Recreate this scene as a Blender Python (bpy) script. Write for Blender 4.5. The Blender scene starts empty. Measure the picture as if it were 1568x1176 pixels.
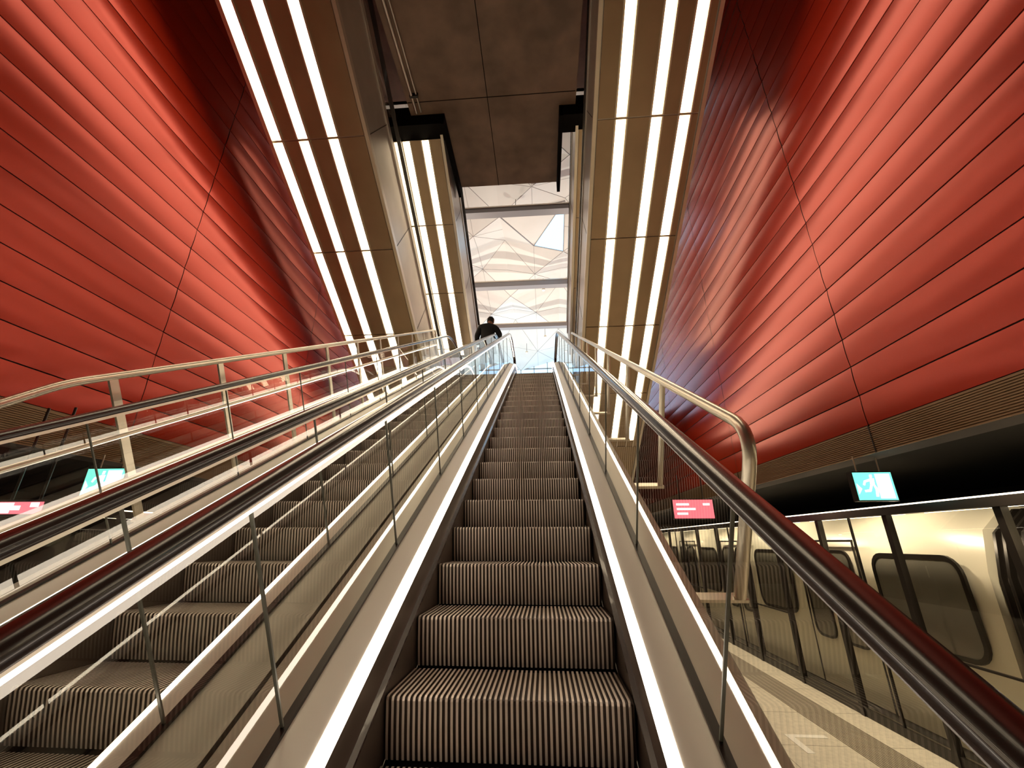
import bpy, math, random, bmesh
from mathutils import Vector, Matrix
random.seed(7)
ZOFF=2.12
C=math.cos(math.radians(30)); S=math.sin(math.radians(30)); T30=S/C
scn=bpy.context.scene
scn.view_settings.view_transform='Standard'

# ------------------------------------------------------------ materials
def mat(name, col, rough=0.5, metal=0.0, coat=0.0, spec=None, noise=0.0, nscale=5.0, bump=0.0, aniso=None):
    m=bpy.data.materials.new(name); m.use_nodes=True
    nt=m.node_tree; b=nt.nodes['Principled BSDF']
    b.inputs['Base Color'].default_value=(*col,1); b.inputs['Roughness'].default_value=rough
    b.inputs['Metallic'].default_value=metal
    b.inputs['Coat Weight'].default_value=coat
    if spec is not None: b.inputs['Specular IOR Level'].default_value=spec
    if noise>0 or bump>0:
        tc=nt.nodes.new('ShaderNodeTexCoord'); n=nt.nodes.new('ShaderNodeTexNoise')
        n.inputs['Scale'].default_value=nscale; n.inputs['Detail'].default_value=5
        if aniso:
            mp=nt.nodes.new('ShaderNodeMapping'); mp.inputs['Scale'].default_value=aniso
            nt.links.new(tc.outputs['Object'],mp.inputs[0]); nt.links.new(mp.outputs[0],n.inputs['Vector'])
        else: nt.links.new(tc.outputs['Object'],n.inputs['Vector'])
        if noise>0:
            r=nt.nodes.new('ShaderNodeValToRGB')
            r.color_ramp.elements[0].position=0.3; r.color_ramp.elements[1].position=0.7
            r.color_ramp.elements[0].color=(*[c*(1-noise) for c in col],1)
            r.color_ramp.elements[1].color=(*[min(1,c*(1+noise)) for c in col],1)
            nt.links.new(n.outputs['Fac'],r.inputs['Fac']); nt.links.new(r.outputs['Color'],b.inputs['Base Color'])
        if bump>0:
            bp=nt.nodes.new('ShaderNodeBump'); bp.inputs['Strength'].default_value=bump; bp.inputs['Distance'].default_value=0.01
            nt.links.new(n.outputs['Fac'],bp.inputs['Height']); nt.links.new(bp.outputs['Normal'],b.inputs['Normal'])
    return m
def emit(name,col,st):
    m=bpy.data.materials.new(name); m.use_nodes=True; nt=m.node_tree
    b=nt.nodes['Principled BSDF']; b.inputs['Base Color'].default_value=(*[c*.8 for c in col],1)
    b.inputs['Emission Color'].default_value=(*col,1); b.inputs['Emission Strength'].default_value=st
    return m
def glass(name,tint=(0.93,0.95,0.9),f0=0.04,f1=0.55,rough=0.0):
    m=bpy.data.materials.new(name); m.use_nodes=True; nt=m.node_tree; nt.nodes.clear()
    o=nt.nodes.new('ShaderNodeOutputMaterial'); t=nt.nodes.new('ShaderNodeBsdfTransparent'); g=nt.nodes.new('ShaderNodeBsdfGlossy')
    t.inputs[0].default_value=(*tint,1); g.inputs['Roughness'].default_value=rough; g.inputs['Color'].default_value=(0.95,0.95,0.95,1)
    lw=nt.nodes.new('ShaderNodeLayerWeight'); lw.inputs['Blend'].default_value=0.5
    p=nt.nodes.new('ShaderNodeMath'); p.operation='POWER'; p.inputs[1].default_value=4.0
    nt.links.new(lw.outputs['Facing'],p.inputs[0])
    k=nt.nodes.new('ShaderNodeMath'); k.operation='MULTIPLY_ADD'; k.inputs[1].default_value=f1-f0; k.inputs[2].default_value=f0
    nt.links.new(p.outputs[0],k.inputs[0])
    mx=nt.nodes.new('ShaderNodeMixShader')
    nt.links.new(k.outputs[0],mx.inputs[0]); nt.links.new(t.outputs[0],mx.inputs[1]); nt.links.new(g.outputs[0],mx.inputs[2]); nt.links.new(mx.outputs[0],o.inputs[0])
    return m
WARM=(1.0,0.81,0.57)
M_red=mat('red_enamel',(0.40,0.022,0.006),0.27,0.35,0.0,spec=0.5)
M_gap=mat('panel_gap',(0.008,0.002,0.0015),0.8)
M_brown=mat('brown_ribbed',(0.22,0.13,0.065),0.5,0.3)
M_conc=mat('dark_concrete',(0.20,0.13,0.088),0.7,0,noise=0.3,nscale=1.5,bump=0.15)
M_black=mat('black_soffit',(0.006,0.005,0.004),0.9,spec=0.1)
M_steel=mat('brushed_steel',(0.70,0.64,0.54),0.30,0.8,noise=0.06,nscale=3,aniso=(1,0.1,1))
M_steelr=mat('satin_cladding',(0.50,0.46,0.40),0.33,0.75,noise=0.08,nscale=2)
M_odeck=mat('outer_deck',(0.60,0.60,0.52),0.42,0.1)
M_deck=mat('cream_deck',(0.84,0.83,0.76),0.35,0.1)
M_skirt=mat('skirt_metal',(0.12,0.09,0.07),0.35,0.6)
M_rubber=mat('handrail_rubber',(0.016,0.006,0.005),0.24,0,0.25)
M_step=mat('step_cleat',(0.66,0.56,0.46),0.42,0.3,noise=0.12,nscale=3)
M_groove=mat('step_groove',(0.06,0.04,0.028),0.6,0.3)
M_bronze=mat('bronze_underside',(0.36,0.27,0.17),0.33,0.65,noise=0.08,nscale=2)
M_floor=mat('platform_floor',(0.62,0.57,0.46),0.35,0,noise=0.12,nscale=20)
M_tact=mat('tactile_strip',(0.26,0.22,0.17),0.5)
M_white=mat('white_paint',(0.82,0.80,0.74),0.5)
M_roof=mat('roof_panel',(0.70,0.70,0.66),0.5,noise=0.05,nscale=0.6)
M_beam=mat('roof_beam',(0.30,0.29,0.29),0.45,0.3)
M_train=mat('train_body',(0.78,0.74,0.60),0.3,0.0,0.3)
M_frame=mat('black_frame',(0.02,0.016,0.013),0.35,0.3)
M_joint=mat('glass_edge',(0.10,0.10,0.08),0.3,0.2)
M_win=mat('train_window',(0.20,0.19,0.16),0.08,0.2,0.5)
M_glass=glass('balustrade_glass',(0.95,0.955,0.92),0.07,0.60)
M_sglass=glass('screen_glass',(0.95,0.95,0.90),0.05,0.45)
M_wglass=glass('clear_window_glass',(0.97,0.98,1.0),0.03,0.3)
M_led=emit('led_strip',(1.0,0.85,0.68),9)
M_lum=emit('luminaire_strip',(1.0,0.81,0.56),9.5)
M_trackfill=emit('added_track_fill',(1,0.84,0.62),8)  # added fill for train and track, hidden behind the door header
M_lumt=emit('header_light_line',(1,0.86,0.66),4)
M_sign=emit('exit_sign_white',(0.75,1.0,0.95),2.2)
M_signg=emit('exit_sign_green',(0.20,0.88,0.70),1.3)
M_pink=emit('info_display_pink',(1.0,0.20,0.25),1.3)
M_txt=emit('info_display_text',(1,0.9,0.85),2.0)
M_coat=mat('dark_coat',(0.008,0.008,0.010),0.85)
M_trous=mat('dark_trousers',(0.012,0.012,0.016),0.85)
M_skin=mat('skin',(0.5,0.26,0.17),0.5)
M_hair=mat('dark_hair',(0.012,0.008,0.006),0.6)
M_shoe=mat('shoe_leather',(0.02,0.012,0.01),0.4)

# ------------------------------------------------------------ mesh builder
class MB:
    def __init__(s): s.v=[]; s.f=[]; s.m=[]; s.mats=[]
    def mi(s,m):
        if m not in s.mats: s.mats.append(m)
        return s.mats.index(m)
    def add(s,vs,fs,m):
        o=len(s.v); s.v+= [tuple(v) for v in vs]; k=s.mi(m)
        for f in fs: s.f.append(tuple(o+i for i in f)); s.m.append(k)
    def hexa(s,p,m):
        s.add(p,[(0,3,2,1),(4,5,6,7),(0,1,5,4),(1,2,6,5),(2,3,7,6),(3,0,4,7)],m)
    def box(s,x0,x1,y0,y1,z0,z1,m):
        s.hexa([(x0,y0,z0),(x1,y0,z0),(x1,y1,z0),(x0,y1,z0),(x0,y0,z1),(x1,y0,z1),(x1,y1,z1),(x0,y1,z1)],m)
    def fbox(s,F,t0,t1,a0,a1,n0,n1,m):
        s.hexa([F(t0,a0,n0),F(t0,a1,n0),F(t1,a1,n0),F(t1,a0,n0),F(t0,a0,n1),F(t0,a1,n1),F(t1,a1,n1),F(t1,a0,n1)],m)
    def tube(s,pts,r,m,seg=12,cap=True):
        pts=[Vector(p) for p in pts]; rings=[]; up=None
        for i,p in enumerate(pts):
            if i==0: d=pts[1]-p
            elif i==len(pts)-1: d=p-pts[i-1]
            else: d=(pts[i+1]-p).normalized()+(p-pts[i-1]).normalized()
            d.normalize()
            if up is None:
                up=Vector((1,0,0)) if abs(d.x)<0.9 else Vector((0,0,1))
            u=(up-d*up.dot(d)).normalized(); w=d.cross(u); up=u
            rr=r[i] if isinstance(r,(list,tuple)) else r
            rings.append([p+rr*(math.cos(2*math.pi*k/seg)*u+math.sin(2*math.pi*k/seg)*w) for k in range(seg)])
        vs=[v for R in rings for v in R]; fs=[]
        for i in range(len(rings)-1):
            for k in range(seg):
                k2=(k+1)%seg; fs.append((i*seg+k,i*seg+k2,(i+1)*seg+k2,(i+1)*seg+k))
        if cap:
            fs.append(tuple(range(seg))[::-1]); fs.append(tuple((len(rings)-1)*seg+k for k in range(seg)))
        s.add(vs,fs,m)
    def obj(s,name,smooth=False,parent=None,bevel=0):
        me=bpy.data.meshes.new(name); me.from_pydata(s.v,[],s.f)
        for m in s.mats: me.materials.append(m)
        for p,k in zip(me.polygons,s.m): p.material_index=k
        me.update()
        o=bpy.data.objects.new(name,me); scn.collection.objects.link(o)
        if smooth:
            for p in me.polygons: p.use_smooth=True
            me.set_sharp_from_angle(angle=math.radians(40))
        if parent:
            o.parent=parent; o.location=-Vector(parent.location)
        return o
def empty(name,loc):
    e=bpy.data.objects.new(name,None); e.location=loc; e.empty_display_size=0.3; scn.collection.objects.link(e); return e

def I(t,a,n): return (a, t*C-n*S, t*S+n*C)      # escalator incline frame
def J(t,a,n): return (a, n*S+t*C, n*C-t*S)      # opposite flights (descending forwards)

# ------------------------------------------------------------ escalators
ZF=-2.12; ZT=4.40; NV=-1.755
def rail_pts(m, y0=-2.0, y1=12.3, soft=0.7, nb=8):
    ya=((ZF+m)-(NV+m/C))/T30; yb=((ZT+m)-(NV+m/C))/T30
    P=[]; A=Vector((ya,ZF+m)); B=Vector((yb,ZT+m)); d=Vector((C,S)); h=Vector((1,0))
    P.append(Vector((y0,ZF+m)))
    for i in range(nb+1):
        u=i/nb; P.append((1-u)**2*(A-h*soft)+2*u*(1-u)*A+u*u*(A+d*soft))
    L=(B-A).length
    for i in range(1,12): P.append(A+d*(soft+(L-2*soft)*i/12))
    for i in range(nb+1):
        u=i/nb; P.append((1-u)**2*(B-d*soft)+2*u*(1-u)*B+u*u*(B+h*soft))
    P.append(Vector((y1,ZT+m)))
    return P
def sweep(mb,prof,m,closed=False,y0=-2.0,y1=12.3):
    rows=[[(x,p.x,p.y) for p in rail_pts(mm,y0,y1)] for x,mm in prof]
    n=len(rows[0]); vs=[v for r in rows for v in r]; fs=[]
    k=len(rows)
    for j in range(k if closed else k-1):
        j2=(j+1)%k
        for i in range(n-1): fs.append((j*n+i,j*n+i+1,j2*n+i+1,j2*n+i))
    if closed:
        fs.append(tuple(j*n for j in range(k))); fs.append(tuple(j*n+n-1 for j in range(k))[::-1])
    mb.add(vs,fs,m)
def smoothz(z):
    return max(ZF,min(ZT,z))
def stairs(mb,cx):
    p=0.0222; W=0.50; nr=int(2*W/p)
    xs=[]
    x=-nr*p/2
    for i in range(nr):
        xs+= [(x,0),(x+p*0.46,0),(x+p*0.52,1),(x+p*0.94,1)]; x+=p
    xs.append((x,0))
    for k in range(-8,27):
        t=1.45+0.462*k; Y=C*t+0.76; z=S*t-1.316
        z0=smoothz(z); zb=smoothz(z-0.231)
        if Y<-2 or Y>12: continue
        h=z0-zb
        prof=[(Y+0.405,z0),(Y+0.02,z0),(Y+0.004,z0-0.004),(Y,z0-0.016)]
        nrm=[(0,-1),(0,-1),(0.7,-0.7),(1,0)]
        if h>0.05:
            for u in (0.2,0.4,0.6,0.8,1.0):
                prof.append((Y+0.004+0.050*u**1.3, z0-0.016-(h-0.016)*u)); nrm.append((1,0))
        vs=[];n=len(xs)
        for (py,pz),(ny,nz) in zip(prof,nrm):
            for (xx,g) in xs: vs.append((cx+xx,py+ny*0.010*g,pz+nz*0.010*g))
        fa=[];fb=[]
        for r in range(len(prof)-1):
            for i in range(n-1):
                q=(r*n+i,r*n+i+1,(r+1)*n+i+1,(r+1)*n+i)
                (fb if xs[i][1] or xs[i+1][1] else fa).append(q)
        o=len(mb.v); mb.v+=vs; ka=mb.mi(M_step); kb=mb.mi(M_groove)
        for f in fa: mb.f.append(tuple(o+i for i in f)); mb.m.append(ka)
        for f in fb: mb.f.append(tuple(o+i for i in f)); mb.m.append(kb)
def handrail(mb,x,m=1.06,R=0.33,y0=-1.9,y1=12.1):
    main=rail_pts(m,y0,y1)
    P=[Vector((y0+0.6,ZF+m-2*R))]
    for i in range(0,13):
        a=-math.pi/2-math.pi*i/12
        P.append(Vector((y0+R*math.cos(a),ZF+m-R+R*math.sin(a))))
    P+=main[1:-1]
    for i in range(0,13):
        a=math.pi/2-math.pi*i/12
        P.append(Vector((y1+R*math.cos(a),ZT+m-R+R*math.sin(a))))
    P.append(Vector((y1-0.6,ZT+m-2*R)))
    sec=[(-0.040,-0.008),(-0.038,0.008),(-0.028,0.017),(-0.01,0.021),(0.01,0.021),(0.028,0.017),(0.038,0.008),(0.040,-0.008),(0.034,-0.018),(0.02,-0.020),(-0.02,-0.020),(-0.034,-0.018)]
    k=len(sec); vs=[];fs=[]
    for i,p in enumerate(P):
        d=(P[min(i+1,len(P)-1)]-P[max(i-1,0)]).normalized(); nn=Vector((-d.y,d.x))
        for (sx,sn) in sec: q=p+nn*sn; vs.append((x+sx,q.x,q.y))
    for i in range(len(P)-1):
        for j in range(k):
            j2=(j+1)%k; fs.append((i*k+j,i*k+j2,(i+1)*k+j2,(i+1)*k+j))
    fs.append(tuple(range(k))); fs.append(tuple((len(P)-1)*k+j for j in range(k)))
    mb.add(vs,fs,M_rubber)
def halfdisc(mb,x,yc,zc,R,sgn,m):
    vs=[(x,yc,zc-R)]+[(x,yc+sgn*R*math.cos(a),zc+R*math.sin(a)) for a in [(-math.pi/2+math.pi*i/14) for i in range(15)]]
    mb.add(vs,[tuple(range(len(vs)))],m)
def escalator(cx,hand_led):
    E=empty('escalator',(cx,5,ZF))
    mb=MB(); stairs(mb,cx); mb.obj('steps',parent=E)
    mb=MB(); gl=MB(); hr=MB(); ld=MB(); dk=MB(); jt=MB()
    for s in (-1,1):
        sweep(mb,[(cx+s*0.510,-0.25),(cx+s*0.510,0.235)],M_skirt)
        sweep(mb,[(cx+s*0.510,0.045),(cx+s*0.490,0.05),(cx+s*0.490,0.062),(cx+s*0.510,0.07)],M_rubber)
        sweep(ld,[(cx+s*0.509,0.222),(cx+s*0.499,0.228),(cx+s*0.500,0.264),(cx+s*0.530,0.273),(cx+s*0.530,0.226)],M_led,True)
        sweep(dk,[(cx+s*0.530,0.271),(cx+s*0.622,0.294),(cx+s*0.640,0.294),(cx+s*0.640,0.22)],M_deck)
        sweep(jt,[(cx+s*0.636,0.295),(cx+s*0.636,0.307),(cx+s*0.664,0.307),(cx+s*0.664,0.295)],M_frame,True)
        sweep(gl,[(cx+s*0.65,0.30),(cx+s*0.65,1.035)],M_glass,y0=-1.9,y1=12.1)
        halfdisc(gl,cx+s*0.65,-1.9,ZF+1.06-0.33,0.31,-1,M_glass); halfdisc(gl,cx+s*0.65,12.1,ZT+1.06-0.33,0.31,1,M_glass)
        handrail(hr,cx+s*0.65)
        sweep(mb,[(cx+s*0.638,1.022),(cx+s*0.638,1.042),(cx+s*0.662,1.042),(cx+s*0.662,1.022)],M_steel,True,y0=-1.9,y1=12.1)
        if s in hand_led:
            sweep(ld,[(cx+s*0.637,1.012),(cx+s*0.637,1.018),(cx+s*0.644,1.018),(cx+s*0.644,1.012)],M_led,True,y0=-1.6,y1=11.9)
        t=1.04
        while t<11.3:
            jt.fbox(I,t,t+0.006,cx+s*0.645,cx+s*0.655,-1.52+0.30,-1.52+1.03,M_joint); t+=1.04
        sweep(dk,[(cx+s*0.660,0.292),(cx+s*0.815,0.285),(cx+s*0.833,0.27)],M_odeck)
        sweep(mb,[(cx+s*0.833,0.27),(cx+s*0.833,-0.75)],M_steelr)
    sweep(mb,[(cx-0.833,-0.75),(cx+0.833,-0.75)],M_steelr)
    sweep(mb,[(cx-0.508,-0.25),(cx+0.508,-0.25)],M_black)
    for (ya,yb,z) in ((-3.2,-1.75,ZF+0.006),(11.6,13.2,ZT+0.006)):
        mb.box(cx-0.63,cx+0.63,ya,yb,z-0.02,z,M_steel)
        for i in range(30): mb.box(cx-0.6,cx+0.6,ya+0.05+i*0.045,ya+0.07+i*0.045,z,z+0.003,M_groove)
    mb.obj('truss_and_skirt',parent=E,smooth=True); dk.obj('decking',parent=E,smooth=True)
    gl.obj('glass_balustrade',parent=E,smooth=True); hr.obj('handrails',parent=E,smooth=True)
    ld.obj('led_lines',parent=E,smooth=True); jt.obj('glass_joints',parent=E)
    return E
CX1=-0.165; CX2=-1.85
escalator(CX1,(-1,)); escalator(CX2,())

# ------------------------------------------------------------ fixed railings
def bendpath(F,pts,r=0.1,n=6):
    P=[Vector(F(*p)) for p in pts]; out=[P[0]]
    for i in range(1,len(P)-1):
        a=(P[i-1]-P[i]).normalized(); b=(P[i+1]-P[i]).normalized()
        A=P[i]+a*r; B=P[i]+b*r
        for k in range(n+1):
            u=k/n; out.append((1-u)**2*A+2*u*(1-u)*P[i]+u*u*B)
    out.append(P[-1]); return out
def railing_left():
    q=0.938; a=-2.9*q
    E=empty('steel_railing',(a,4,ZF)); mb=MB()
    te=10.9
    mb.tube(bendpath(I,[(0.6*q,a,-0.62*q),(2.35*q,a,-0.305*q),(te,a,-0.305*q),(te+0.03,a,-1.24)],0.12),0.024,M_steel)
    mb.tube([I(0.3*q,a,-0.72*q),I(te,a,-0.70*q)],0.017,M_steel)
    mb.tube([I(0.3*q,a,-1.03*q),I(te,a,-1.02*q)],0.017,M_steel)
    led=MB()
    for n in (-0.725*q,-1.048*q): led.fbox(I,0.3*q,te,a+0.0,a+0.012,n-0.004,n+0.004,M_led)
    led.obj('rail_led',parent=E)
    for k in range(-2,9):
        t=(2.63+0.97*k)*q
        n1=-0.305*q if k>=0 else -0.305*q-0.18*(2.2-t)
        mb.fbox(I,t-0.028,t+0.028,a-0.008,a+0.008,-1.24,n1,M_steel)
        mb.fbox(I,t-0.05,t+0.05,a-0.01,a+0.1,-1.255,-1.24,M_steel)
    mb.obj('rails_and_posts',parent=E,smooth=True)
def railing_right():
    E=empty('steel_railing',(0.85,4,ZF)); mb=MB(); a=0.85
    mb.tube(bendpath(I,[(1.72,a,-1.25),(1.70,a,-0.49),(11.2,a,-0.49),(11.22,a,-1.25)],0.17,8),0.027,M_steel)
    for k in range(0,8):
        t=2.95+1.15*k
        mb.tube([I(t,a,-1.25),I(t,a,-0.49)],0.02,M_steel)
        mb.fbox(I,t-0.03,t+0.03,0.67,a+0.02,-1.27,-1.25,M_steel)
    mb.fbox(I,1.70,1.75,0.67,a+0.03,-1.27,-1.255,M_steel)
    mb.obj('rails_and_posts',parent=E,smooth=True)
railing_left(); railing_right()

# ------------------------------------------------------------ overhead flights with luminous undersides
def flight(a0,a1,n,t0,t1,strips,jt0,tl1,sw=0.15):
    E=empty('overhead_escalator',((a0+a1)/2,8,3)); mb=MB()
    mb.fbox(J,t0,t1,a0,a1,n,n+1.25,M_steelr)
    step=1.95; t=jt0
    while t>t0+0.1: t-=step
    lum=MB()
    while t<t1:
        ta=max(t,t0)+0.01; tb=min(t+step,t1)-0.01
        if tb>ta+0.1:
            mb.fbox(J,ta,tb,a0+0.05,a1-0.05,n-0.03,n,M_bronze)
            if ta<tl1:
                for s in strips: lum.fbox(J,ta+0.01,min(tb,tl1)-0.01,s-sw/2,s+sw/2,n-0.042,n-0.03,M_lum)
                for s in strips:
                    for e in (-1,1): mb.fbox(J,ta,tb,s+e*(sw/2+0.02)-0.012,s+e*(sw/2+0.02)+0.012,n-0.055,n-0.03,M_steel)
        t+=step
    for a in (a0,a1): mb.fbox(J,t0,t1,a-0.03,a+0.03,n-0.05,n+0.06,M_steel)
    for a,s in ((a0,-1),(a1,1)):
        mb.fbox(J,t0,t1,a-0.02,a+0.02,n+1.2,n+1.32,M_steelr)
        mb.add([J(t0,a-0.05*s,n+1.3),J(t1,a-0.05*s,n+1.3),J(t1,a-0.05*s,n+1.95),J(t0,a-0.05*s,n+1.95)],[(0,1,2,3)],M_glass)
        mb.fbox(J,t0,t1,a-0.04-0.05*s,a+0.04-0.05*s,n+1.95,n+1.99,M_rubber)
        t=jt0
        while t<t1:
            if t>t0: mb.fbox(J,t,t+0.012,a-0.004,a+0.004,n+0.06,n+1.2,M_frame)
            t+=step
    mb.obj('truss_body',parent=E); lum.obj('light_strips',parent=E)
flight(-4.48,-2.80,8.0,-3.8,13.5,(-4.36,-3.90,-3.38),1.05,8.6)
flight(0.98,2.66,8.0,-3.8,13.5,(1.40,1.96,2.40),1.05,8.6)
flight(-3.70,-2.12,11.0,1.5,7.8,(-2.52,-2.97,-3.42),1.6,7.7)
flight(0.96,2.55,11.0,1.5,7.8,(1.25,1.80,2.3),1.6,7.7)

# ------------------------------------------------------------ slab / ceilings
mb=MB()
mb.box(-2.76,0.92,-6,6.5,9.0,9.5,M_conc)
mb.box(-2.0,0.56,6.5,8.6,9.0,9.5,M_conc)
for y in (-1,1.4,3.8,6.2): mb.box(-2.75,0.9,y,y+0.015,8.995,9.0,M_black)
mb.box(-1.0,-0.985,-6,8.6,8.995,9.0,M_black)
mb.obj('ceiling_slab')
mb=MB(); mb.box(-5.3,-2.78,-6,0.4,9.0,9.5,M_conc); mb.box(0.94,3.7,-6,0.4,9.0,9.5,M_conc); mb.obj('ceiling_landing')
mb=MB()
mb.box(-3.72,-2.05,6.52,6.95,8.72,9.3,M_black); mb.box(0.60,2.55,6.52,6.95,8.72,9.3,M_black)
mb.box(-2.07,-2.0,6.52,8.65,8.7,9.3,M_black); mb.box(0.56,0.64,6.52,8.65,8.7,9.3,M_black)
mb.obj('trim_slab_edge')
mb=MB()
mb.tube([(-2.6,-4,8.93),(-2.6,6.4,8.93)],0.03,M_steelr); mb.tube([(-2.5,-4,8.95),(-2.5,6.4,8.95)],0.018,M_steelr)
for y in (0,2,4,6): mb.box(-2.64,-2.46,y,y+0.05,8.9,9.0,M_frame)
mb.obj('ceiling_pipe',smooth=True)

# ------------------------------------------------------------ red panel walls
def redwall(name,x,inn,zb):
    mb=MB(); ph=0.36; cw=3.45
    ys=[4.9+cw*k for k in range(-4,7)]
    mb.box(min(x,x-inn*0.3),max(x,x-inn*0.3),ys[0],ys[-1],0.93,14.6,M_gap)
    z=zb
    while z<14:
        for i in range(len(ys)-1):
            y0=ys[i]+0.006; y1=ys[i+1]-0.006
            tilt=random.uniform(-0.002,0.002); tw=random.uniform(-0.0015,0.0015); g=0.007
            vs=[];N=7
            za=z+g; zc=z+ph-g
            prof=[(0.0,za,0)]
            for k in range(N):
                u=k/(N-1); bow=0.010+0.0085*(1-(2*u-1)**2)+tilt*(2*u-1)
                prof.append((bow,za+(zc-za)*u,1))
            prof.append((0.0,zc,0))
            for (d,zz,q) in prof:
                vs.append((x+inn*(d+q*tw),y0,zz)); vs.append((x+inn*(d-q*tw),y1,zz))
            fs=[(2*k,2*k+1,2*k+3,2*k+2) for k in range(len(prof)-1)]
            mb.add(vs,fs,M_red)
        z+=ph
    z=0.93
    while z<zb-0.02:
        mb.box(min(x,x+inn*0.02),max(x,x+inn*0.02),ys[0],ys[-1],z,z+0.012,M_brown); z+=0.022
    mb.box(min(x,x+inn*0.008),max(x,x+inn*0.008),ys[0],ys[-1],0.93,zb,M_brown)
    for y in ys: mb.box(min(x,x+inn*0.024),max(x,x+inn*0.024),y-0.008,y+0.008,0.93,zb,M_gap)
    o=mb.obj(name,smooth=True); return o
redwall('wall_right',3.72,-1,1.24); redwall('wall_left',-5.32,1,1.34)

# ------------------------------------------------------------ shell
mb=MB(); mb.box(-5.75,4.12,-9,26,ZF-0.3,ZF,M_floor)
for k in range(-8,26): mb.box(-5.7,4.1,k,k+0.006,ZF,ZF+0.001,M_tact)
for x in (-4.5,-3.5,1.5,2.5): mb.box(x,x+0.006,-9,26,ZF,ZF+0.001,M_tact)
mb.obj('floor')
mb=MB()
for i in range(16):
    mb.box(3.30+i*0.028,3.314+i*0.028,-6,20,ZF,ZF+0.006,M_tact)
mb.obj('tactile_paving')
mb=MB()
for (cy) in (3.4,6.2,9.0,12.0):
    mb.box(2.75,3.2,cy,cy+0.08,ZF,ZF+0.004,M_white); mb.box(2.75,2.83,cy-0.4,cy,ZF,ZF+0.004,M_white)
mb.obj('floor_marking')
mb=MB(); mb.box(3.75,8.5,-9,26,0.95,1.2,M_black); mb.box(-10.5,-5.35,-9,26,0.95,1.2,M_black); mb.obj('ceiling_platform')
mb=MB(); mb.box(8.5,8.7,-9,26,-4,1.2,M_black); mb.box(4.12,8.5,-9,26,-3.6,-3.4,M_black); mb.box(4.0,4.12,-9,26,-3.4,ZF-0.3,M_black); mb.obj('wall_track_right')
mb=MB(); mb.box(-10.7,-10.5,-9,26,-4,1.2,M_black); mb.box(-10.5,-5.75,-9,26,-3.6,-3.4,M_black); mb.box(-5.75,-5.6,-9,26,-3.4,ZF-0.3,M_black); mb.obj('wall_track_left')
mb=MB(); mb.box(-10.5,8.5,-9.2,-9,-4,14.6,M_conc); mb.obj('wall_back')
mb=MB(); mb.box(-10.5,8.5,26,26.2,-4,4.0,M_conc); mb.obj('wall_far')
mb=MB(); mb.box(-5.7,4.1,-9,9.0,13.0,13.3,M_conc); mb.obj('ceiling')
mb=MB(); mb.box(-2.74,0.72,11.3,14.6,ZT-0.5,ZT,M_conc); mb.box(-5.3,3.7,14.6,34,ZT-0.5,ZT,M_conc); mb.obj('floor_mezzanine')

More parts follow.
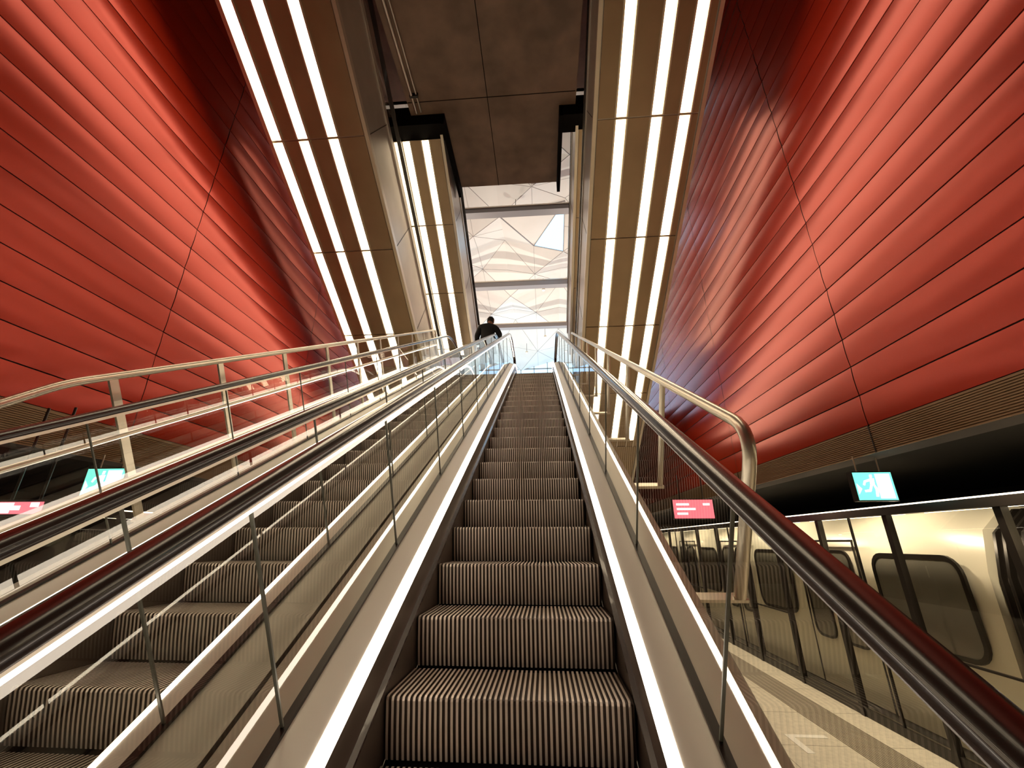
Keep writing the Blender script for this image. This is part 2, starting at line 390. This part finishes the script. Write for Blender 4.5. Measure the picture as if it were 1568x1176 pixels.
def roof():
    mb=MB(); gl=MB()
    xs=[-7.5,-4.6,-1.7,1.35,4.1]; ys=[9.0,12.2,15.3,18.0,22.0,26.5,34.0]
    def zz(i,j): return 14.4+(0.6 if (i+j)%2 else -0.3)
    for i in range(4):
        for j in range(6):
            p=[Vector((xs[i],ys[j],zz(i,j))),Vector((xs[i+1],ys[j],zz(i+1,j))),Vector((xs[i+1],ys[j+1],zz(i+1,j+1))),Vector((xs[i],ys[j+1],zz(i,j+1)))]
            if (i,j)==(2,2):
                A=p[3].lerp(p[2],0.50); B=p[1].lerp(p[2],0.05)
                gl.add([A,B,p[2]],[(0,1,2)],M_wglass)
                mb.add([p[0],p[1],B,A,p[3]],[(0,1,2),(0,2,3),(0,3,4)],M_roof)
                for q in ((A,B),(B,p[2]),(A,p[2]),(p[0],A),(p[0],B)): mb.tube(q,0.03,M_beam,seg=6)
                continue
            c=Vector(((xs[i]+xs[i+1])/2,(ys[j]+ys[j+1])/2,14.2+0.5*((i*j)%2))) 
            for k in range(4):
                tri=[p[k],p[(k+1)%4],c]
                sky=(i,j,k) in {(0,3,0),(3,0,1)}
                (gl if sky else mb).add(tri,[(0,1,2)],M_wglass if sky else M_roof)
                mb.tube([p[k],c],0.014,M_beam,seg=5)
                e=p[k].lerp(p[(k+1)%4],0.5); mb.tube([e,c],0.009,M_beam,seg=5)
    mb.obj('ceiling_roof'); gl.obj('window_skylight')
    b=MB()
    for (y,z,h) in ((13.6,12.8,0.28),(19.0,12.8,0.35),(23.6,12.8,0.3)):
        b.box(-5.3,3.7,y,y+0.35,z,z+h,M_beam); b.box(-5.3,3.7,y-0.03,y,z+h-0.06,z+h,M_steel)
    b.obj('roof_beam')
    d=MB()
    for (x,y) in ((-0.2,10.9),(-0.9,14.4),(0.3,20.6),(0.4,26.5),(-1,29)):
        d.tube([(x,y,13.5),(x,y,13.62)],0.09,M_steel,seg=16); d.tube([(x,y,13.49),(x,y,13.5)],0.07,M_lum,seg=16)
        d.tube([(x,y,13.62),(x,y,14.3)],0.012,M_frame,seg=6)
    d.obj('ceiling_downlights')
    w=MB(); g=MB()
    g.add([(-7.5,34,ZT),(4.1,34,ZT),(4.1,34,15.2),(-7.5,34,15.2)],[(0,1,2,3)],M_wglass)
    for k in range(11): w.box(-7.5+k*1.16-0.03,-7.5+k*1.16+0.03,33.85,33.95,ZT,15,M_beam)
    for z in (6,8,10,12,13.2,14.2): w.box(-7.5,4.1,33.85,33.95,z-0.04,z+0.04,M_beam)
    w.obj('window_frame'); g.obj('window_curtain_wall')
    s=MB(); s.box(-7.6,-7.5,9,34,13,15.6,M_white); s.box(4.1,4.2,9,34,13,15.6,M_white)
    s.box(-5.6,-5.4,25.6,34,ZT,14.6,M_white); s.box(3.75,3.95,25.6,34,ZT,14.6,M_white)
    s.box(-7.5,4.1,8.9,9.0,13.0,15.5,M_white); s.obj('wall_roof_hall')
roof()

# ------------------------------------------------------------ platform screen doors + train
def rrect(mb,x,yc,zc,w,h,r,thick,m,mring=None,ring=0.05,sg=-1):
    def loop(w,h,r,xx):
        P=[]
        for (sy,sz,a0) in ((1,1,0),(-1,1,90),(-1,-1,180),(1,-1,270)):
            for k in range(6):
                a=math.radians(a0+18*k); P.append((xx,yc+sy*(w/2-r)+r*math.cos(a),zc+sz*(h/2-r)+r*math.sin(a)))
        return P
    A=loop(w,h,r,x+sg*thick); n=len(A)
    mb.add(A,[tuple(range(n))],m)
    if mring:
        B=loop(w+2*ring,h+2*ring,r+ring,x+sg*(thick+0.012)); A2=loop(w,h,r,x+sg*(thick+0.012)); D=loop(w+2*ring,h+2*ring,r+ring,x)
        mb.add(A2+B,[(k,(k+1)%n,n+(k+1)%n,n+k) for k in range(n)],mring)
        mb.add(B+D,[(k,(k+1)%n,n+(k+1)%n,n+k) for k in range(n)],mring)
        mb.add(A2+A,[(k,(k+1)%n,n+(k+1)%n,n+k) for k in range(n)],mring)
def screens(xd,sg,name='platform_screen_doors'):
    E=empty(name,(xd,6,ZF)); mb=MB(); gl=MB(); ld=MB()
    top=0.33; w=1.35
    y=5.6-w*7; k=0
    while y<22:
        mb.box(xd-0.035,xd+0.035,y-0.035,y+0.035,ZF,top,M_frame)
        mb.box(xd-0.02,xd+0.02,y+0.035,y+w-0.035,ZF,ZF+0.10,M_frame)
        gl.add([(xd,y+0.035,ZF+0.1),(xd,y+w-0.035,ZF+0.1),(xd,y+w-0.035,top-0.02),(xd,y+0.035,top-0.02)],[(0,1,2,3)],M_sglass)
        if k%3==1:
            mb.box(xd-0.012,xd+0.012,y+w/2-0.012,y+w/2+0.012,ZF,top,M_frame)
            mb.box(xd-sg*0.03-0.01,xd-sg*0.03+0.01,y+0.1,y+0.14,ZF+0.9,ZF+1.3,M_steel)
        mb.box(xd-0.015,xd+0.015,y+0.035,y+w-0.035,ZF+0.98,ZF+1.0,M_frame) if k%3==0 else None
        y+=w;k+=1
    mb.box(xd-0.06,xd+0.06,-3.3,22,top-0.03,top+0.06,M_frame)
    ld.box(xd-0.01-sg*0.05,xd+0.01-sg*0.05,-3.3,22,top+0.061,top+0.075,M_lumt)
    y=-3.2
    while y<21.5:
        ld.add([(xd+sg*0.065,y,top+0.02),(xd+sg*0.065,y+1.9,top+0.02),(xd+sg*0.10,y+1.9,top-0.03),(xd+sg*0.10,y,top-0.03)],[(0,1,2,3)],M_trackfill)  # added emitters hidden behind the header to brighten train and track
        y+=2.16
    mb.obj('frames',parent=E); gl.obj('panes',parent=E); ld.obj('header_line_and_fill',parent=E)
screens(4.12,1); screens(-5.78,-1)
def train():
    x=4.55; E=empty('metro_train',(x+1.2,6,-3)); mb=MB()
    prof=[(x+0.10,-2.9),(x+0.0,-2.4),(x-0.0,-1.2),(x+0.04,-0.3),(x+0.14,0.12),(x+0.42,0.36),(x+2.0,0.36),(x+2.4,0.1),(x+2.6,-1.2),(x+2.5,-2.9)]
    def ext(ya,yb,m,dx=0):
        P=[(px+dx*(1 if px<x+1 else -1),pz-dx) for px,pz in prof]
        vs=[(px,ya,pz) for px,pz in P]+[(px,yb,pz) for px,pz in P]; n=len(P)
        mb.add(vs,[(i,(i+1)%n,n+(i+1)%n,n+i) for i in range(n)]+[tuple(range(n))[::-1],tuple(n+i for i in range(n))],m)
    g0=4.45
    ext(-4,g0,M_train); ext(g0+0.66,22,M_train)
    for i in range(7):
        ext(g0+i*0.095,g0+0.03+i*0.095,M_frame,0.03)
        ext(g0+0.03+i*0.095,g0+0.095+i*0.095,M_steelr if i%2 else M_frame,0.08)
    for c in (-2.8,0.7,3.5,6.0,9.5,13.0,16.5,20.0): rrect(mb,x,c,-0.68,1.25,0.98,0.16,0.02,M_win,M_frame,0.05)
    for c in (-1.05,2.05,7.75,11.25,14.75,18.25):
        for e in (-0.37,0.37): rrect(mb,x,c+e,-0.78,0.46,1.25,0.12,0.02,M_win,M_frame,0.035)
        for e in (-0.75,0,0.75): mb.box(x-0.012,x+0.01,c+e-0.01,c+e+0.01,-2.15,0.0,M_frame)
        mb.box(x-0.01,x+0.02,c-0.75,c+0.75,0.0,0.03,M_frame)
    mb.box(x-0.006,x+0.02,-4,22,-2.2,-2.12,M_frame)
    mb.obj('car_body',parent=E,smooth=True)
train()

# ------------------------------------------------------------ signs
def exit_sign(x,y,z,w=0.42,h=0.31):
    E=empty('exit_sign',(x,y,z)); 
    mb=MB(); mb.box(x-w/2-0.012,x+w/2+0.012,y,y+0.08,z-h/2-0.012,z+h/2+0.012,M_frame)
    mb.tube([(x-w*0.3,y+0.04,z+h/2),(x-w*0.3,y+0.04,0.95)],0.008,M_steel,seg=8); mb.tube([(x+w*0.3,y+0.04,z+h/2),(x+w*0.3,y+0.04,0.95)],0.008,M_steel,seg=8)
    mb.obj('housing',parent=E)
    s=MB(); f=y-0.004
    s.box(x-w/2,x+w/2,f,y,z-h/2,z+h/2,M_signg)
    def q(pts): 
        n=len(pts); s.add([(x+px*w,f-0.003,z+pz*h) for px,pz in pts],[tuple(range(n))],M_sign)
    q([(0.06,-0.44),(0.44,-0.44),(0.44,0.44),(0.06,0.44)])
    q([(-0.12,0.05),(0.0,0.05),(0.02,0.28),(-0.10,0.28)])
    q([(-0.09,0.30),(-0.02,0.30),(-0.01,0.42),(-0.08,0.42)])
    q([(-0.12,0.05),(-0.05,0.05),(-0.14,-0.2),(-0.30,-0.22),(-0.30,-0.14),(-0.18,-0.12)])
    q([(-0.05,0.06),(0.0,0.06),(0.06,-0.12),(0.02,-0.38),(-0.05,-0.38),(-0.02,-0.12)])
    q([(-0.10,0.27),(-0.10,0.18),(-0.22,0.14),(-0.26,0.02),(-0.31,0.05),(-0.26,0.2)])
    q([(-0.47,0.1),(-0.47,-0.3),(-0.36,-0.1)])
    s.obj('luminous_face',parent=E)
exit_sign(3.80,5.2,0.60); exit_sign(-4.95,4.45,0.62,0.46,0.32)
def display(x,y,z,w,h):
    E=empty('information_display',(x,y,z)); mb=MB()
    mb.box(x-w/2-0.02,x+w/2+0.02,y,y+0.08,z-h/2-0.02,z+h/2+0.02,M_frame)
    for e in (-0.3,0.3): mb.tube([(x+e*w,y+0.04,z+h/2),(x+e*w,y+0.04,1.3)],0.012,M_frame,seg=8)
    mb.box(x-w/2,x+w/2,y-0.004,y,z-h/2,z+h/2,M_pink)
    for (r,a,b) in ((0.25,-0.42,-0.1),(0.25,0.25,0.42),(0.0,-0.42,0.05),(-0.25,-0.42,-0.15)):
        mb.box(x+a*w,x+b*w,y-0.007,y-0.004,z+r*h-0.02,z+r*h+0.02,M_txt)
    mb.obj('screen',parent=E)
display(3.0,9.0,0.62,0.78,0.36); display(-4.95,3.75,0.30,0.5,0.11)

# ------------------------------------------------------------ person
def skin_obj(name,verts,edges,radii,m,parent,root=0,sub=2):
    me=bpy.data.meshes.new(name); me.from_pydata(verts,edges,[]); me.materials.append(m)
    o=bpy.data.objects.new(name,me); scn.collection.objects.link(o)
    sk=o.modifiers.new('skin','SKIN')
    for i,r in enumerate(radii):
        r2=r if isinstance(r,tuple) else (r,r)
        me.skin_vertices[0].data[i].radius=r2
        me.skin_vertices[0].data[i].use_root=(i==root)
    sk.use_smooth_shade=True
    su=o.modifiers.new('sub','SUBSURF'); su.levels=sub; su.render_levels=sub
    o.parent=parent
    return o
def person(x,y,z):
    E=empty('person',(x,y,z)); E.scale=(1.06,1.06,1.06)
    V=[(0,0,0.92),(0,0.01,1.12),(0,0.02,1.32),(0,0.03,1.45),(0.03,0.05,1.54),
       (-0.20,0.03,1.43),(-0.30,0.0,1.17),(-0.28,0.12,0.95),
       (0.20,0.04,1.43),(0.33,0.02,1.19),(0.26,0.24,1.19),
       (0,0.0,0.72)]
    Ed=[(0,1),(1,2),(2,3),(3,4),(3,5),(5,6),(6,7),(3,8),(8,9),(9,10),(0,11)]
    R=[(0.23,0.17),(0.22,0.16),(0.22,0.15),(0.17,0.12),(0.075,0.075),0.10,0.08,0.055,0.10,0.08,0.055,(0.24,0.19)]
    skin_obj('coat',V,Ed,R,M_coat,E)
    V=[(0,0,0.88),(-0.10,0,0.82),(-0.11,0.03,0.47),(-0.11,-0.01,0.10),(0.10,0,0.82),(0.11,0.03,0.47),(0.11,-0.01,0.10)]
    skin_obj('trousers',V,[(0,1),(1,2),(2,3),(0,4),(4,5),(5,6)],[0.12,0.095,0.07,0.055,0.095,0.07,0.055],M_trous,E)
    for s in (-1,1):
        skin_obj('shoe_%d'%(1 if s<0 else 2),[(s*0.11,-0.05,0.05),(s*0.11,0.05,0.045),(s*0.12,0.17,0.035)],[(0,1),(1,2)],[(0.045,0.045),(0.045,0.045),(0.04,0.03)],M_shoe,E)
    bm=bmesh.new(); bmesh.ops.create_uvsphere(bm,u_segments=24,v_segments=18,radius=1)
    for v in bm.verts:
        px,py,pz=v.co
        w=0.078*(1-0.18*max(0,-pz)); d=0.098
        v.co=(px*w, py*d*(1-0.1*max(0,-pz))+0.012*(-pz if pz<0 else 0), pz*0.118)
        if v.co.y>0.05:
            if abs(px)<0.18 and -0.35<pz<0.15: v.co.y+=0.018
            if 0.1<pz<0.3 and 0.2<abs(px)<0.5: v.co.y-=0.006
            if abs(px)<0.3 and -0.6<pz<-0.45: v.co.y+=0.004
    me=bpy.data.meshes.new('head'); bm.to_mesh(me); bm.free(); me.materials.append(M_skin)
    for p in me.polygons: p.use_smooth=True
    h=bpy.data.objects.new('head',me); scn.collection.objects.link(h); h.parent=E; h.location=(0.06,0.09,1.665); h.rotation_euler=(-0.25,0.08,-0.35); h.scale=(1.12,1.12,1.08)
    f=MB()
    for s in (-1,1):
        f.tube([(s*0.078,0,-0.03),(s*0.088,-0.008,-0.005),(s*0.088,-0.01,0.025),(s*0.078,0,0.035)],0.010,M_skin,seg=8)
        f.tube([(s*0.03,0.088,0.02),(s*0.03,0.094,0.02)],0.011,M_coat,seg=10)
    f.tube([(-0.022,0.093,-0.062),(0.022,0.093,-0.062)],0.004,M_skin,seg=6)
    o=f.obj('ears_and_eyes',smooth=True); o.parent=h
    bm=bmesh.new(); bmesh.ops.create_uvsphere(bm,u_segments=24,v_segments=18,radius=1)
    dl=[v for v in bm.verts if v.co.y>0.35 and v.co.z<0.45 or v.co.z<-0.55]
    bmesh.ops.delete(bm,geom=dl,context='VERTS')
    for v in bm.verts: v.co=(v.co.x*0.088,v.co.y*0.108-0.004,v.co.z*0.126+0.006)
    me=bpy.data.meshes.new('hair'); bm.to_mesh(me); bm.free(); me.materials.append(M_hair)
    for p in me.polygons: p.use_smooth=True
    o=bpy.data.objects.new('hair',me); scn.collection.objects.link(o); o.parent=h
    so=o.modifiers.new('s','SOLIDIFY'); so.thickness=0.012
    skin_obj('neck',[(0.02,0.04,1.48),(0.045,0.07,1.60)],[(0,1)],[0.06,0.055],M_skin,E,sub=1)
    def hand(px,py,pz,sx,nm,d):
        d=Vector(d).normalized(); side=Vector((1,0,0)); b=Vector((px,py,pz))
        skin_obj(nm+'_palm',[b,b+d*0.05,b+d*0.085],[(0,1),(1,2)],[(0.028,0.02),(0.04,0.017),(0.04,0.015)],M_skin,E)
        for i,L in enumerate((0.065,0.078,0.072,0.055)):
            o=b+d*0.085+side*((i-1.5)*0.019)*(-sx); dn=Vector((0,0,-1))
            skin_obj(nm+'_finger_%d'%(i+1),[o,o+d*L*0.45+dn*0.004,o+d*L*0.7+dn*L*0.28,o+d*L*0.72+dn*L*0.6],[(0,1),(1,2),(2,3)],[0.009,0.0085,0.008,0.007],M_skin,E,sub=1)
        o=b+d*0.03-side*sx*0.03
        skin_obj(nm+'_thumb',[o,o+d*0.03-side*sx*0.018,o+d*0.055-side*sx*0.02+Vector((0,0,-0.015))],[(0,1),(1,2)],[0.012,0.010,0.008],M_skin,E,sub=1)
    hand(0.255,0.27,1.195,1,'right_hand',(-0.1,1,0.1))
    hand(-0.28,0.14,0.92,-1,'left_hand',(0.0,0.35,-1))
kY=round(((10.25-0.76)/C-1.45)/0.462); tk=1.45+0.462*kY
person(-1.47,C*tk+0.76+0.18,min(ZT,S*tk-1.316))

# ------------------------------------------------------------ lights
def spots(name,x,ys,z,p,ang,tilt=0):
    E=empty(name,(x,6,z)); mb=MB()
    for y in ys:
        mb.tube([(x,y,z+0.05),(x,y,z+0.012)],0.085,M_steel,seg=20)
        l=bpy.data.lights.new(name,'SPOT'); l.energy=p; l.color=WARM; l.spot_size=math.radians(ang); l.spot_blend=0.6; l.shadow_soft_size=0.05
        o=bpy.data.objects.new('added_lamp',l); scn.collection.objects.link(o); o.parent=E; o.location=(0,y-6,0.0); o.rotation_euler=(0,tilt,0)
    mb.obj('fill_spot_housings',parent=E,smooth=True)
spots('platform_fill_spot',3.93,[-1,1.5,4,6.5,9,11.5,14,17],0.92,190,150,-0.25)  # spots and housings added under the soffit to brighten floor and train
spots('platform_fill_spot',-5.55,[-1,1.5,4,6.5,9,11.5,14,17],0.92,100,150,0.25)  # same added fill spots for the left platform
E=empty('roof_fill_row',(-1,20,ZT)); mb=MB()  # upward spots on pedestals, added to brighten the roof hall
for (x,y) in ((-4.6,16),(3.0,16),(-4.6,20),(3.0,20),(-4.6,24),(3.0,24),(-3,30),(2,30)):
    mb.tube([(x,y,ZT),(x,y,ZT+1.0),(x,y,ZT+1.25)],[0.05,0.05,0.12],M_steel,seg=16)
    l=bpy.data.lights.new('roof_fill','SPOT'); l.energy=1100; l.color=(1,0.91,0.78); l.spot_size=math.radians(110); l.spot_blend=0.7; l.shadow_soft_size=0.1
    o=bpy.data.objects.new('added_lamp',l); scn.collection.objects.link(o); o.parent=E; o.location=(x+1,y-20,1.3); o.rotation_euler=(math.pi,0,0)
mb.obj('roof_fill_pedestals',parent=E,smooth=True)
w=bpy.data.worlds.new('World'); scn.world=w; w.use_nodes=True
w.node_tree.nodes['Background'].inputs[0].default_value=(0.42,0.72,1.0,1); w.node_tree.nodes['Background'].inputs[1].default_value=2.5

# ------------------------------------------------------------ camera
cam=bpy.data.cameras.new('camera'); co=bpy.data.objects.new('camera',cam); scn.collection.objects.link(co); scn.camera=co
cam.sensor_width=36; cam.lens=640/1568*36; cam.clip_start=0.02; cam.clip_end=200
psi=math.radians(4.2); th=math.radians(20.7)
F=Vector((-math.sin(psi)*math.cos(th),math.cos(psi)*math.cos(th),math.sin(th)))
co.rotation_euler=F.to_track_quat('-Z','Y').to_euler(); co.location=(0,0,0)
for o in bpy.data.objects:
    if o.parent is None: o.location.z+=ZOFF
